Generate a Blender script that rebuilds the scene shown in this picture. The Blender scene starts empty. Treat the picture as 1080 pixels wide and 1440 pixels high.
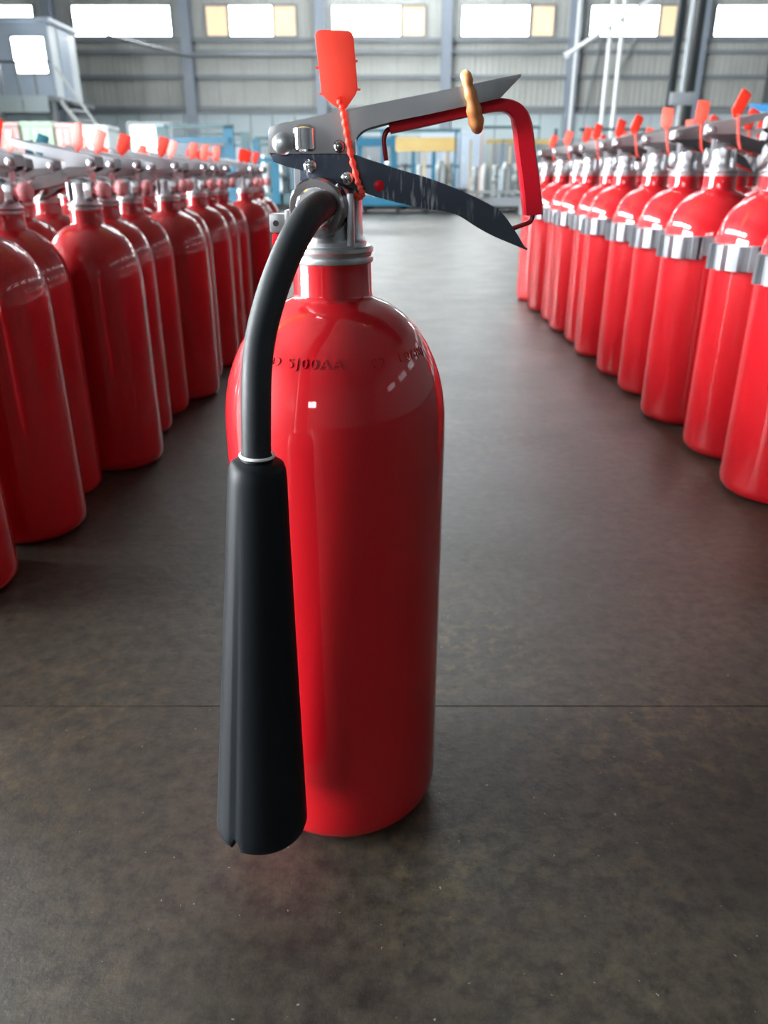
import bpy, bmesh, math, random
from mathutils import Vector, Matrix
random.seed(7)
PI = math.pi
scene = bpy.context.scene
C = scene.collection

# ------------------------------------------------------------------ camera
FOC, CAM_H = 1085.0, 0.478
PITCH = math.atan(474 / FOC)
CP, SP = math.cos(PITCH), math.sin(PITCH)
cam_d = bpy.data.cameras.new('camera')
cam_d.sensor_fit = 'VERTICAL'
cam_d.sensor_height = 36
cam_d.lens = FOC / 1440 * 36
cam_d.clip_start = 0.02
cam_d.clip_end = 200
cam_d.dof.use_dof = True
cam_d.dof.focus_distance = 0.485
cam_d.dof.aperture_fstop = 10.0
cam = bpy.data.objects.new('camera', cam_d)
C.objects.link(cam)
cam.location = (0, 0, CAM_H)
cam.rotation_euler = (PI / 2 - PITCH, 0, 0)
scene.camera = cam

# ------------------------------------------------------------------ world, exposure
w = bpy.data.worlds.new('world')
scene.world = w
w.use_nodes = True
w.node_tree.nodes['Background'].inputs[0].default_value = (0.72, 0.82, 1.0, 1)
w.node_tree.nodes['Background'].inputs[1].default_value = 1.0
vs = scene.view_settings
vs.view_transform = 'Standard'
vs.look = 'None'
vs.gamma = 1
vs.use_curve_mapping = False
vs.exposure = 0.0
# daylight in the window panes and roof lights, added front fill last (emission strengths)
DAY_BACK, DAY_LEFT, DAY_DOOR, DAY_ROOF, DAY_RIGHT, FILL_FRONT = 26.0, 170.0, 105.0, 14.0, 0.5, 22.0


def at(x, y, Y):
    """point at depth Y seen at pixel (x, y) of the 1080x1440 frame"""
    u, v = (x - 540) / FOC, (720 - y) / FOC
    t = Y / (CP + v * SP)
    return Vector((u * t, Y, CAM_H + (v * CP - SP) * t))


# ------------------------------------------------------------------ materials
def mat(name, col, rough=0.5, metal=0.0, coat=0.0, emit=None, noise=None, bump=None, spec=0.5, aniso=0, sub=0, alpha=None):
    m = bpy.data.materials.new(name)
    m.use_nodes = True
    nt = m.node_tree
    b = nt.nodes['Principled BSDF']
    b.inputs['Base Color'].default_value = (*col, 1)
    b.inputs['Roughness'].default_value = rough
    b.inputs['Metallic'].default_value = metal
    b.inputs['Specular IOR Level'].default_value = spec
    b.inputs['Coat Weight'].default_value = coat
    b.inputs['Coat Roughness'].default_value = 0.04
    if sub:
        b.inputs['Subsurface Weight'].default_value = sub
        b.inputs['Subsurface Radius'].default_value = (0.004, 0.001, 0.001)
    if emit:
        b.inputs['Emission Color'].default_value = (*emit[0], 1)
        b.inputs['Emission Strength'].default_value = emit[1]
    tc = nt.nodes.new('ShaderNodeTexCoord')
    if noise:                                   # (scale, amount, second colour[, stretch])
        n = nt.nodes.new('ShaderNodeTexNoise')
        n.inputs['Scale'].default_value = noise[0]
        n.inputs['Detail'].default_value = 6
        mp = nt.nodes.new('ShaderNodeMapping')
        mp.inputs['Scale'].default_value = noise[3] if len(noise) > 3 else (1, 1, 1)
        nt.links.new(tc.outputs['Object'], mp.inputs[0])
        nt.links.new(mp.outputs[0], n.inputs['Vector'])
        r = nt.nodes.new('ShaderNodeValToRGB')
        r.color_ramp.elements[0].position = 0.5 - noise[1] / 2
        r.color_ramp.elements[1].position = 0.5 + noise[1] / 2
        r.color_ramp.elements[0].color = (*col, 1)
        r.color_ramp.elements[1].color = (*noise[2], 1)
        nt.links.new(n.outputs['Fac'], r.inputs[0])
        nt.links.new(r.outputs[0], b.inputs['Base Color'])
    if bump:                                    # (scale, strength, distance)
        n2 = nt.nodes.new('ShaderNodeTexNoise')
        n2.inputs['Scale'].default_value = bump[0]
        n2.inputs['Detail'].default_value = 4
        nt.links.new(tc.outputs['Object'], n2.inputs['Vector'])
        bp = nt.nodes.new('ShaderNodeBump')
        bp.inputs['Strength'].default_value = bump[1]
        bp.inputs['Distance'].default_value = bump[2]
        nt.links.new(n2.outputs['Fac'], bp.inputs['Height'])
        nt.links.new(bp.outputs[0], b.inputs['Normal'])
    return m


M = {}
M['red'] = mat('red_paint', (0.40, 0.0046, 0.0095), 0.42, coat=1.0, spec=0.1, bump=(180, 0.02, 0.0003))
M['red_row'] = M['red']
M['alu'] = mat('cast_aluminium', (0.62, 0.63, 0.65), 0.33, 1.0, noise=(60, 0.6, (0.48, 0.5, 0.53)), bump=(300, 0.15, 0.0006))
M['steel'] = mat('zinc_steel', (0.56, 0.57, 0.58), 0.36, 0.9, noise=(8, 0.7, (0.44, 0.45, 0.47), (1, 1, 6)))
M['clip_metal'] = mat('dull_aluminium', (0.30, 0.31, 0.33), 0.40, 1.0, noise=(30, 0.6, (0.22, 0.23, 0.25)))
M['chrome'] = mat('chrome', (0.75, 0.76, 0.78), 0.12, 1.0)
M['dark_chrome'] = mat('dark_chrome', (0.30, 0.28, 0.29), 0.22, 1.0)
M['rubber'] = mat('black_rubber', (0.016, 0.019, 0.022), 0.5, spec=0.2)
M['horn'] = mat('black_plastic', (0.006, 0.0075, 0.0095), 0.46, spec=0.12, noise=(6, 0.7, (0.009, 0.011, 0.0135)), bump=(120, 0.05, 0.0005))
M['tag'] = mat('orange_red_plastic', (1.0, 0.16, 0.11), 0.45)
M['tag_teal'] = mat('teal_plastic', (0.02, 0.20, 0.28), 0.45)
M['pink'] = mat('pink_plastic', (0.80, 0.34, 0.36), 0.5)
M['clip_red'] = mat('red_vinyl', (0.62, 0.006, 0.02), 0.36, spec=0.25)
M['wire_red'] = mat('dark_red_wire', (0.33, 0.008, 0.015), 0.3)
M['band'] = mat('tan_rubber_band', (0.62, 0.26, 0.09), 0.45, noise=(90, 0.6, (0.42, 0.15, 0.05)), sub=0.2)
M['white_ring'] = mat('white_ring', (0.75, 0.76, 0.76), 0.4)
M['ink'] = mat('grey_stamp', (0.16, 0.17, 0.18), 0.6)
M['hole'] = mat('dark_recess', (0.02, 0.02, 0.02), 0.7)

# thin tag plastic lets light through
nt = M['tag'].node_tree
tr = nt.nodes.new('ShaderNodeBsdfTranslucent')
tr.inputs[0].default_value = (1.0, 0.20, 0.13, 1)
ms = nt.nodes.new('ShaderNodeMixShader')
ms.inputs[0].default_value = 0.5
nt.links.new(nt.nodes['Principled BSDF'].outputs[0], ms.inputs[1])
nt.links.new(tr.outputs[0], ms.inputs[2])
nt.links.new(ms.outputs[0], nt.nodes['Material Output'].inputs[0])

# squeeze lever: dark reflection painted into the metal colour, with scuffs and scratches
m = mat('dark_reflection_steel', (0.10, 0.115, 0.15), 0.36, 0.85)
nt = m.node_tree
b = nt.nodes['Principled BSDF']
tc = nt.nodes.new('ShaderNodeTexCoord')
mp = nt.nodes.new('ShaderNodeMapping')
mp.inputs['Rotation'].default_value = (0, math.radians(-18), 0)
mp.inputs['Scale'].default_value = (420, 60, 70)
nz = nt.nodes.new('ShaderNodeTexNoise')
nz.inputs['Scale'].default_value = 1.0
nz.inputs['Detail'].default_value = 3
nt.links.new(tc.outputs['Object'], mp.inputs[0])
nt.links.new(mp.outputs[0], nz.inputs['Vector'])
r1 = nt.nodes.new('ShaderNodeValToRGB')
r1.color_ramp.elements[0].position = 0.52
r1.color_ramp.elements[1].position = 0.66
nt.links.new(nz.outputs['Fac'], r1.inputs[0])
nb = nt.nodes.new('ShaderNodeTexNoise')          # patches where the scuffs sit
nb.inputs['Scale'].default_value = 28
nb.inputs['Detail'].default_value = 2
nt.links.new(tc.outputs['Object'], nb.inputs['Vector'])
r2 = nt.nodes.new('ShaderNodeValToRGB')
r2.color_ramp.elements[0].position = 0.43
r2.color_ramp.elements[1].position = 0.58
nt.links.new(nb.outputs['Fac'], r2.inputs[0])
mu = nt.nodes.new('ShaderNodeMath')
mu.operation = 'MULTIPLY'
nt.links.new(r1.outputs[0], mu.inputs[0])
nt.links.new(r2.outputs[0], mu.inputs[1])
mx = nt.nodes.new('ShaderNodeMix')
mx.data_type = 'RGBA'
mx.inputs[6].default_value = (0.075, 0.09, 0.12, 1)
mx.inputs[7].default_value = (0.55, 0.57, 0.6, 1)
nt.links.new(mu.outputs[0], mx.inputs[0])
nt.links.new(mx.outputs[2], b.inputs['Base Color'])
M['dark_reflect'] = m

# concrete floor
m = mat('concrete', (0.1, 0.09, 0.08), 0.4)
nt = m.node_tree
b = nt.nodes['Principled BSDF']
tc = nt.nodes.new('ShaderNodeTexCoord')


def nz_(scale, detail=6, rough=0.6):
    n = nt.nodes.new('ShaderNodeTexNoise')
    n.inputs['Scale'].default_value = scale
    n.inputs['Detail'].default_value = detail
    n.inputs['Roughness'].default_value = rough
    nt.links.new(tc.outputs['Object'], n.inputs['Vector'])
    return n


def ramp_(src, p0, c0, p1, c1):
    r = nt.nodes.new('ShaderNodeValToRGB')
    r.color_ramp.elements[0].position = p0
    r.color_ramp.elements[0].color = c0 if len(c0) == 4 else (*c0, 1)
    r.color_ramp.elements[1].position = p1
    r.color_ramp.elements[1].color = c1 if len(c1) == 4 else (*c1, 1)
    nt.links.new(src, r.inputs[0])
    return r


def mix_(fac, a, c, mode='MIX'):
    x = nt.nodes.new('ShaderNodeMix')
    x.data_type = 'RGBA'
    x.blend_type = mode
    if isinstance(fac, float):
        x.inputs[0].default_value = fac
    else:
        nt.links.new(fac, x.inputs[0])
    for s, k in ((a, 6), (c, 7)):
        if isinstance(s, tuple):
            x.inputs[k].default_value = s
        else:
            nt.links.new(s, x.inputs[k])
    return x.outputs[2]


base = ramp_(nz_(3.2).outputs['Fac'], 0.33, (0.017, 0.0155, 0.013), 0.68, (0.034, 0.030, 0.024))
fine = ramp_(nz_(60, 10, 0.78).outputs['Fac'], 0.38, (0.3, 0.3, 0.31), 0.64, (1.9, 1.8, 1.62))
col = mix_(1.0, base.outputs[0], fine.outputs[0], 'MULTIPLY')
spots = ramp_(nz_(48, 6, 0.7).outputs['Fac'], 0.50, (0, 0, 0), 0.66, (1, 1, 1))
pm = ramp_(nz_(1.9, 2).outputs['Fac'], 0.46, (0, 0, 0), 0.60, (1, 1, 1))
f = nt.nodes.new('ShaderNodeMath')
f.operation = 'MULTIPLY'
nt.links.new(spots.outputs[0], f.inputs[0])
nt.links.new(pm.outputs[0], f.inputs[1])
col = mix_(f.outputs[0], col, (0.085, 0.066, 0.032, 1))
stain = ramp_(nz_(11, 4, 0.55).outputs['Fac'], 0.55, (0, 0, 0), 0.85, (0.6, 0.6, 0.6))
col = mix_(stain.outputs[0], col, (0.015, 0.014, 0.012, 1))
chips = ramp_(nz_(210, 2, 0.5).outputs['Fac'], 0.735, (0, 0, 0), 0.76, (1, 1, 1))
col = mix_(chips.outputs[0], col, (0.20, 0.19, 0.17, 1))
pits = ramp_(nz_(120, 2, 0.5).outputs['Fac'], 0.25, (1, 1, 1), 0.28, (0, 0, 0))
col = mix_(pits.outputs[0], col, (0.006, 0.006, 0.006, 1))
nt.links.new(col, b.inputs['Base Color'])
rr = ramp_(nz_(6, 6).outputs['Fac'], 0.3, (0.36, 0.36, 0.36), 0.7, (0.44, 0.44, 0.44))
nt.links.new(rr.outputs[0], b.inputs['Roughness'])
bp = nt.nodes.new('ShaderNodeBump')
bp.inputs['Strength'].default_value = 0.45
bp.inputs['Distance'].default_value = 0.0024
nt.links.new(nz_(42, 9, 0.74).outputs['Fac'], bp.inputs['Height'])
nt.links.new(bp.outputs[0], b.inputs['Normal'])
M['floor'] = m

# corrugated siding
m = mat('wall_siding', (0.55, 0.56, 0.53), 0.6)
nt = m.node_tree
b = nt.nodes['Principled BSDF']
tc = nt.nodes.new('ShaderNodeTexCoord')
wv = nt.nodes.new('ShaderNodeTexWave')
wv.inputs['Scale'].default_value = 1.6
nt.links.new(tc.outputs['Object'], wv.inputs['Vector'])
bp = nt.nodes.new('ShaderNodeBump')
bp.inputs['Distance'].default_value = 0.02
bp.inputs['Strength'].default_value = 0.6
nt.links.new(wv.outputs['Fac'], bp.inputs['Height'])
nt.links.new(bp.outputs[0], b.inputs['Normal'])
sn = ramp_(nz_(0.5, 5).outputs['Fac'], 0.3, (0.40, 0.41, 0.38), 0.7, (0.52, 0.53, 0.50))
nt.links.new(sn.outputs[0], b.inputs['Base Color'])
M['siding'] = m
M['block'] = mat('pale_block', (0.50, 0.60, 0.63), 0.6, noise=(1.5, 0.7, (0.58, 0.67, 0.70)))
M['mortar'] = mat('dark_joint', (0.22, 0.26, 0.28), 0.8, noise=(3, 0.6, (0.26, 0.3, 0.32)))
M['girt'] = mat('grey_steel', (0.20, 0.22, 0.24), 0.5, noise=(2, 0.6, (0.26, 0.28, 0.3)))
M['seam'] = mat('sheet_seam', (0.36, 0.37, 0.35), 0.6, noise=(2, 0.6, (0.42, 0.43, 0.41)))
M['column'] = mat('blue_grey_steel', (0.26, 0.30, 0.36), 0.5, noise=(2, 0.6, (0.3, 0.34, 0.4)))
M['pipe'] = mat('pale_pipe', (0.72, 0.74, 0.75), 0.35, noise=(4, 0.6, (0.62, 0.64, 0.66)))
M['post_dark'] = mat('dark_post', (0.010, 0.014, 0.016), 0.5, noise=(4, 0.6, (0.018, 0.022, 0.025)))
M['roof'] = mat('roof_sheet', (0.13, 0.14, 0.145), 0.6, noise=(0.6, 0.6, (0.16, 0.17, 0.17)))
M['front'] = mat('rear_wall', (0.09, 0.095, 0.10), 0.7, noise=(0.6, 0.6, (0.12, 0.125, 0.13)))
M['office'] = mat('office_panel', (0.40, 0.48, 0.58), 0.5, noise=(1.5, 0.6, (0.46, 0.54, 0.63)))
M['office_white'] = mat('office_white_panel', (0.80, 0.85, 0.87), 0.5, noise=(1.5, 0.6, (0.74, 0.8, 0.82)))
M['blue'] = mat('blue_rack_paint', (0.012, 0.095, 0.165), 0.4, noise=(5, 0.6, (0.02, 0.13, 0.21)))
M['teal'] = mat('dark_teal_paint', (0.025, 0.06, 0.07), 0.5, noise=(5, 0.6, (0.08, 0.15, 0.17)))
M['yellow'] = mat('ochre_paint', (0.40, 0.28, 0.09), 0.5, noise=(4, 0.6, (0.5, 0.38, 0.17)))
M['tan'] = mat('tan_timber', (0.48, 0.38, 0.24), 0.6, noise=(5, 0.6, (0.58, 0.48, 0.32)))
M['rust'] = mat('rusty_pink_steel', (0.40, 0.22, 0.18), 0.6, noise=(5, 0.6, (0.5, 0.32, 0.28)))
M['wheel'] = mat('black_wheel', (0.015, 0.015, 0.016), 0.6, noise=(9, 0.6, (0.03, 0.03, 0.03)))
M['primer'] = mat('white_primer', (0.72, 0.76, 0.76), 0.4, noise=(4, 0.6, (0.62, 0.67, 0.68)))
M['grey_item'] = mat('grey_casting', (0.30, 0.32, 0.32), 0.45, 0.3, noise=(9, 0.6, (0.48, 0.5, 0.5)))
M['crane'] = mat('crane_yellow', (0.85, 0.42, 0.03), 0.4, noise=(1, 0.6, (0.9, 0.5, 0.05)))
M['win_back'] = mat('daylight_pane_back', (0.8, 0.85, 0.9), 0.2, emit=((0.93, 0.97, 1.0), DAY_BACK))
M['win_left'] = mat('daylight_pane_left', (0.8, 0.85, 0.9), 0.2, emit=((0.90, 0.97, 1.0), DAY_LEFT))
M['win_door'] = mat('daylight_door', (0.8, 0.85, 0.9), 0.2, emit=((0.94, 0.98, 1.0), DAY_DOOR))
M['win_right'] = mat('daylight_pane_right', (0.8, 0.85, 0.9), 0.2, emit=((0.92, 0.97, 1.0), DAY_RIGHT))
M['fill_front'] = mat('added_fill_pane_front', (0.8, 0.85, 0.9), 0.2, emit=((0.94, 0.97, 1.0), FILL_FRONT))  # added fill light, not a known window
M['win_roof'] = mat('roof_light', (0.8, 0.85, 0.9), 0.2, emit=((0.93, 0.98, 1.0), DAY_ROOF))
M['win_tan'] = mat('curtained_pane', (0.75, 0.6, 0.42), 0.5, emit=((1.0, 0.74, 0.45), 0.75), noise=(3, 0.5, (0.6, 0.45, 0.3)))
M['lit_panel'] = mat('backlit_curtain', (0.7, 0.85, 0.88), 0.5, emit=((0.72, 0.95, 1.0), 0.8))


# ------------------------------------------------------------------ mesh helpers
def shade(me, ang=35):
    for p in me.polygons:
        p.use_smooth = True
    me.set_sharp_from_angle(angle=math.radians(ang))


def to_mesh(name, bm, ang=35):
    bmesh.ops.recalc_face_normals(bm, faces=bm.faces)
    me = bpy.data.meshes.new(name)
    bm.to_mesh(me)
    bm.free()
    shade(me, ang)
    return me


def add_box(bm, lo, hi, bev=0.0, rot=None, piv=None):
    r = bmesh.ops.create_cube(bm, size=1)
    vs_ = r['verts']
    lo, hi = Vector(lo), Vector(hi)
    for v in vs_:
        v.co = Vector((lo[i] + (v.co[i] + 0.5) * (hi[i] - lo[i]) for i in range(3)))
    if bev:
        es = list({e for v in vs_ for e in v.link_edges})
        rr_ = bmesh.ops.bevel(bm, geom=es, offset=bev, segments=2, affect='EDGES', profile=0.6)
        vs_ = list({v for f_ in rr_['faces'] for v in f_.verts} | {v for v in vs_ if v.is_valid})
    if rot is not None:
        piv = Vector(piv) if piv is not None else (lo + hi) / 2
        for v in vs_:
            v.co = rot @ (v.co - piv) + piv


def add_lathe(bm, prof, n=32, axis=None, org=(0, 0, 0)):
    """prof: (r, z) bottom to top; axis: direction of +z"""
    rot = Vector((0, 0, 1)).rotation_difference(Vector(axis)).to_matrix() if axis else Matrix.Identity(3)
    org = Vector(org)
    rings = []
    for r, z in prof:
        if r < 1e-6:
            rings.append([bm.verts.new(rot @ Vector((0, 0, z)) + org)])
        else:
            rings.append([bm.verts.new(rot @ Vector((r * math.cos(2 * PI * i / n), r * math.sin(2 * PI * i / n), z)) + org) for i in range(n)])
    for a, c in zip(rings, rings[1:]):
        for i in range(n):
            j = (i + 1) % n
            if len(a) == 1 and len(c) == 1:
                continue
            if len(a) == 1:
                bm.faces.new((a[0], c[j], c[i]))
            elif len(c) == 1:
                bm.faces.new((a[i], a[j], c[0]))
            else:
                bm.faces.new((a[i], a[j], c[j], c[i]))
    for ring, flip in ((rings[0], True), (rings[-1], False)):
        if len(ring) > 1:
            bm.faces.new(ring[::-1] if flip else ring)


def smooth_path(pts, sub=6):
    """Catmull-Rom through points (any tuple length)"""
    P = [tuple(p) for p in pts]
    P = [P[0]] + P + [P[-1]]
    out = []
    for i in range(1, len(P) - 2):
        for k in range(sub):
            t = k / sub
            out.append(tuple(0.5 * (2 * b_ + (c_ - a_) * t + (2 * a_ - 5 * b_ + 4 * c_ - d_) * t * t + (3 * b_ - a_ - 3 * c_ + d_) * t ** 3)
                             for a_, b_, c_, d_ in zip(P[i - 1], P[i], P[i + 1], P[i + 2])))
    out.append(P[-2])
    return out


def add_tube(bm, pts, rad, n=14, closed=False, flat=None):
    pts = [Vector(p[:3]) for p in pts]
    N = len(pts)
    rads = rad if isinstance(rad, (list, tuple)) else [rad] * N
    up = None
    rings = []
    for i, p in enumerate(pts):
        if closed:
            t = (pts[(i + 1) % N] - pts[i - 1]).normalized()
        else:
            t = (pts[min(i + 1, N - 1)] - pts[max(i - 1, 0)]).normalized()
        if up is None:
            up = t.orthogonal().normalized()
        up = (up - t * up.dot(t)).normalized()
        s = t.cross(up)
        rings.append([bm.verts.new(p + (up * math.cos(2 * PI * k / n) + s * math.sin(2 * PI * k / n)) * rads[i]) for k in range(n)])
    rng = range(N) if closed else range(N - 1)
    for i in rng:
        a, c = rings[i], rings[(i + 1) % N]
        for k in range(n):
            bm.faces.new((a[k], a[(k + 1) % n], c[(k + 1) % n], c[k]))
    if not closed:
        bm.faces.new(rings[0][::-1])
        bm.faces.new(rings[-1])


def add_prism(bm, outline, y0, y1, bev=0.0):
    """outline: list of (x, z), extruded along y"""
    a = [bm.verts.new((x, y0, z)) for x, z in outline]
    c = [bm.verts.new((x, y1, z)) for x, z in outline]
    n = len(a)
    fs = [bm.faces.new(a), bm.faces.new(c[::-1])]
    for i in range(n):
        fs.append(bm.faces.new((a[i], c[i], c[(i + 1) % n], a[(i + 1) % n])))
    if bev:
        es = list(set(fs[0].edges) | set(fs[1].edges))
        bmesh.ops.bevel(bm, geom=es, offset=bev, segments=2, affect='EDGES', profile=0.6)
    tri = [f_ for f_ in bm.faces if len(f_.verts) > 4]
    bmesh.ops.triangulate(bm, faces=tri)


def add_strip(bm, path, th, y0, y1):
    """ribbon following (x, z) path, th thick to its lower-right side, spanning y0..y1"""
    out = []
    for i, p in enumerate(path):
        a, c = Vector(path[max(i - 1, 0)]), Vector(path[min(i + 1, len(path) - 1)])
        t = (c - a).normalized()
        out.append(Vector(p) + Vector((t.y, -t.x)) * th)
    rows = []
    for q, o in zip(path, out):
        rows.append([bm.verts.new((q[0], y0, q[1])), bm.verts.new((q[0], y1, q[1])), bm.verts.new((o[0], y1, o[1])), bm.verts.new((o[0], y0, o[1]))])
    for a, c in zip(rows, rows[1:]):
        for k in range(4):
            bm.faces.new((a[k], a[(k + 1) % 4], c[(k + 1) % 4], c[k]))
    bm.faces.new(rows[0])
    bm.faces.new(rows[-1][::-1])


def link(name, me, material, parent=None, loc=(0, 0, 0), rotz=0.0, scale=1.0):
    o = bpy.data.objects.new(name, me)
    C.objects.link(o)
    if material is not None and not me.materials:
        me.materials.append(material)
    elif material is not None and me.materials[0] != material:
        o.material_slots[0].link = 'OBJECT'
        o.material_slots[0].material = material
    o.parent = parent
    o.location = loc
    o.rotation_euler = (0, 0, rotz)
    o.scale = (scale,) * 3
    return o


def obj(name, bm, material, parent=None, ang=35, **k):
    return link(name, to_mesh(name, bm, ang), material, parent, **k)


def thing(name, label, cat, loc=(0, 0, 0), rotz=0.0, group=None):
    o = bpy.data.objects.new(name, None)
    o.empty_display_size = 0.05
    C.objects.link(o)
    o.location = loc
    o.rotation_euler = (0, 0, rotz)
    o['label'] = label
    o['category'] = cat
    if group:
        o['group'] = group
    return o


def struct(name, bm, material, label=None):
    o = obj(name, bm, material)
    o['kind'] = 'structure'
    if label:
        o['label'] = label
    return o


def box_bm(lo, hi, bev=0.0):
    bm = bmesh.new()
    add_box(bm, lo, hi, bev)
    return bm


# ------------------------------------------------------------------ the hall
XW, XL, XR, YB, YF, ZT = -10.6, -13.0, 13.0, 30.0, -13.0, 9.0
floor = struct('floor', box_bm((XL, YF, -0.25), (XR, YB, -0.012)), M['mortar'], 'dark grey worn concrete floor of the factory hall')
ys = [YF, -10.0, -7.4, -4.7, -2.05, 0.618, 3.30, 6.0, 9.0, 12.0, 16, 20, 25, YB]
xs = [XL, -4.6, 4.9, XR]
for j in range(len(ys) - 1):
    for i in range(len(xs) - 1):
        g = 0.0005
        bm = box_bm((xs[i] + g, ys[j] + g, -0.2), (xs[i + 1] - g, ys[j + 1] - g, 0.0), 0.0004)
        obj('slab', bm, M['floor'], floor, 5)

wall_back = struct('wall_back', box_bm((XL, YB, 0), (XR, YB + 0.2, ZT)), M['siding'], 'far wall of grey corrugated siding with high windows')
# pale block base of the far wall
zb = at(560, 160, 29.7).z
nb_ = 34
for k in range(nb_):
    x0 = XL + (XR - XL) * k / nb_
    x1 = XL + (XR - XL) * (k + 1) / nb_
    for z0, z1 in ((0, 0.78), (0.80, 1.58), (1.60, zb)):
        obj('block_panel', box_bm((x0 + 0.012, YB - 0.3, z0), (x1 - 0.012, YB - 0.001, z1)), M['block'], wall_back)
obj('coping', box_bm((XL, YB - 0.38, zb), (XR, YB - 0.001, zb + 0.06)), M['girt'], wall_back)
for py in (56, 73, 108, 152):
    z = at(560, py, YB - 0.1).z
    obj('girt', box_bm((XL, YB - 0.14, z - 0.06), (XR, YB - 0.001, z + 0.06)), M['girt'], wall_back)
for px in (-110, 72, 262, 450, 628, 808, 985, 1160):
    x = at(px, 60, YB - 0.3).x
    bm = bmesh.new()
    add_box(bm, (x - 0.17, YB - 0.42, 0), (x + 0.17, YB - 0.38, ZT))
    add_box(bm, (x - 0.17, YB - 0.06, 0), (x + 0.17, YB - 0.001, ZT))
    add_box(bm, (x - 0.03, YB - 0.38, 0), (x + 0.03, YB - 0.06, ZT))
    obj('column', bm, M['column'], wall_back)
for k in range(30):                                  # sheet seams of the siding
    x = XL + 0.4 + k * 0.87
    obj('seam', box_bm((x - 0.02, YB - 0.02, zb), (x + 0.02, YB - 0.001, ZT)), M['seam'], wall_back)

wn = 0


def window(x0, x1, z0, z1, plane, axis, pane_mat, frame_mat, mull=2, sign=-1):
    """a framed window standing on a wall; axis 'y' = far wall, 'x' = side wall"""
    global wn
    wn += 1
    d = 0.05 * sign

    def bx(a0, a1, c0, c1, t0, t1):
        t0, t1 = sorted((plane + t0 * sign, plane + t1 * sign))
        return ((a0, t0, c0), (a1, t1, c1)) if axis == 'y' else ((t0, a0, c0), (t1, a1, c1))
    fr = bmesh.new()
    t = 0.05
    add_box(fr, *bx(x0 - t, x1 + t, z1, z1 + t, 0.002, 0.10))
    add_box(fr, *bx(x0 - t, x1 + t, z0 - t, z0, 0.002, 0.12))
    add_box(fr, *bx(x0 - t, x0, z0, z1, 0.002, 0.10))
    add_box(fr, *bx(x1, x1 + t, z0, z1, 0.002, 0.10))
    win = struct('window_%d' % wn, fr, frame_mat)
    n = mull
    for k in range(n):
        a0 = x0 + (x1 - x0) * k / n + (0.015 if k else 0)
        a1 = x0 + (x1 - x0) * (k + 1) / n - (0.015 if k < n - 1 else 0)
        obj('pane', box_bm(*bx(a0, a1, z0, z1, 0.03, 0.05)), pane_mat, win)
    for k in range(1, n):
        a = x0 + (x1 - x0) * k / n
        obj('mullion', box_bm(*bx(a - 0.015, a + 0.015, z0, z1, 0.02, 0.06)), frame_mat, win)
    return win


z0, z1 = at(560, 51, YB).z, at(560, 9, YB).z
for a, c, k in ((-200, -70, 0), (-50, 48, 0), (105, 240, 0), (291, 320, 1), (324, 383, 0), (386, 416, 1), (468, 562, 0), (566, 597, 1),
                (650, 743, 0), (748, 778, 1), (831, 924, 0), (928, 960, 1), (1006, 1100, 0), (1120, 1230, 0)):
    window(at(a, 30, YB).x, at(c, 30, YB).x, z0, z1, YB, 'y', M['win_tan'] if k else M['win_back'], M['girt'], 1 if c - a < 40 else 2)

# left wall: two bands of windows and a tall open door
wall_left = struct('wall_left', box_bm((XL - 0.2, YF, 0), (XL, YB, ZT)), M['siding'])
obj('side_bay', box_bm((XL + 0.001, YF, 0), (XW, 22.0, ZT)), M['siding'], wall_left)
for k in range(6):
    y = -1.0 + k * 2.7
    window(y + 0.5, y + 2.2, 3.9, 4.9, XW, 'x', M['win_left'], M['girt'], 3, sign=1)
for k in range(1):
    y = 17 + k * 3.3
    window(y + 0.6, y + 2.7, 3.9, 4.9, XW, 'x', M['win_right'], M['girt'], 3, sign=1)
door = struct('door_1', box_bm((XW + 0.002, -3.0, 2.95), (XW + 0.12, 2.7, 3.1)), M['girt'])
for k in range(3):
    obj('door_leaf', box_bm((XW + 0.01, -2.95 + k * 1.9, 0.02), (XW + 0.05, -1.15 + k * 1.9, 2.94)), M['win_door'], door)
    obj('door_post', box_bm((XW + 0.003, -3.0 + k * 1.9, 0.0), (XW + 0.1, -2.95 + k * 1.9, 2.95)), M['girt'], door)
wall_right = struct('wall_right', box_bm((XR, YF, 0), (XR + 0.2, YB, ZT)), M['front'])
for k in range(8):
    y = -7 + k * 4.55
    window(y + 0.8, y + 3.6, 4.7, 5.7, XR, 'x', M['win_right'], M['girt'], 3, sign=-1)
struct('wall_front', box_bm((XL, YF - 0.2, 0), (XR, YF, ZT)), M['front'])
for k in range(2):  # unseen glowing panes added behind the camera as frontal fill
    x = -9.8 + k * 3.4
    window(x, x + 2.4, 3.4, 4.6, YF, 'y', M['fill_front'], M['girt'], 2, sign=1)
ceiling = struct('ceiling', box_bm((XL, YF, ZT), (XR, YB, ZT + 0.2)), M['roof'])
for y in (13.5, 18.5, 22.0, 27.0):
    for x in (0.6,):
        obj('roof_light', box_bm((x - 2.6, y, ZT - 0.03), (x + 2.6, y + 1.6, ZT - 0.002)), M['win_roof'], ceiling)
for y in (-4, 0.5, 6.0, 12.2, 16.8, 25):
    bm = bmesh.new()
    add_box(bm, (XL, y - 0.1, ZT - 0.5), (XR, y + 0.1, ZT - 0.46))
    add_box(bm, (XL, y - 0.02, ZT - 0.46), (XR, y + 0.02, ZT - 0.002))
    obj('rafter', bm, M['girt'], ceiling)

# ------------------------------------------------------------------ the extinguisher kit (local frame: axis at x = y = 0, handle towards +x)
HX, HY = -0.0335, 0.5205                                # where the foreground extinguisher stands


def W(px, py, dy=0.0):
    """local (x, z) of the foreground extinguisher for a profile point at local depth dy"""
    p = at(px, py, HY + dy)
    return (p.x - HX, p.z)


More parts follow.
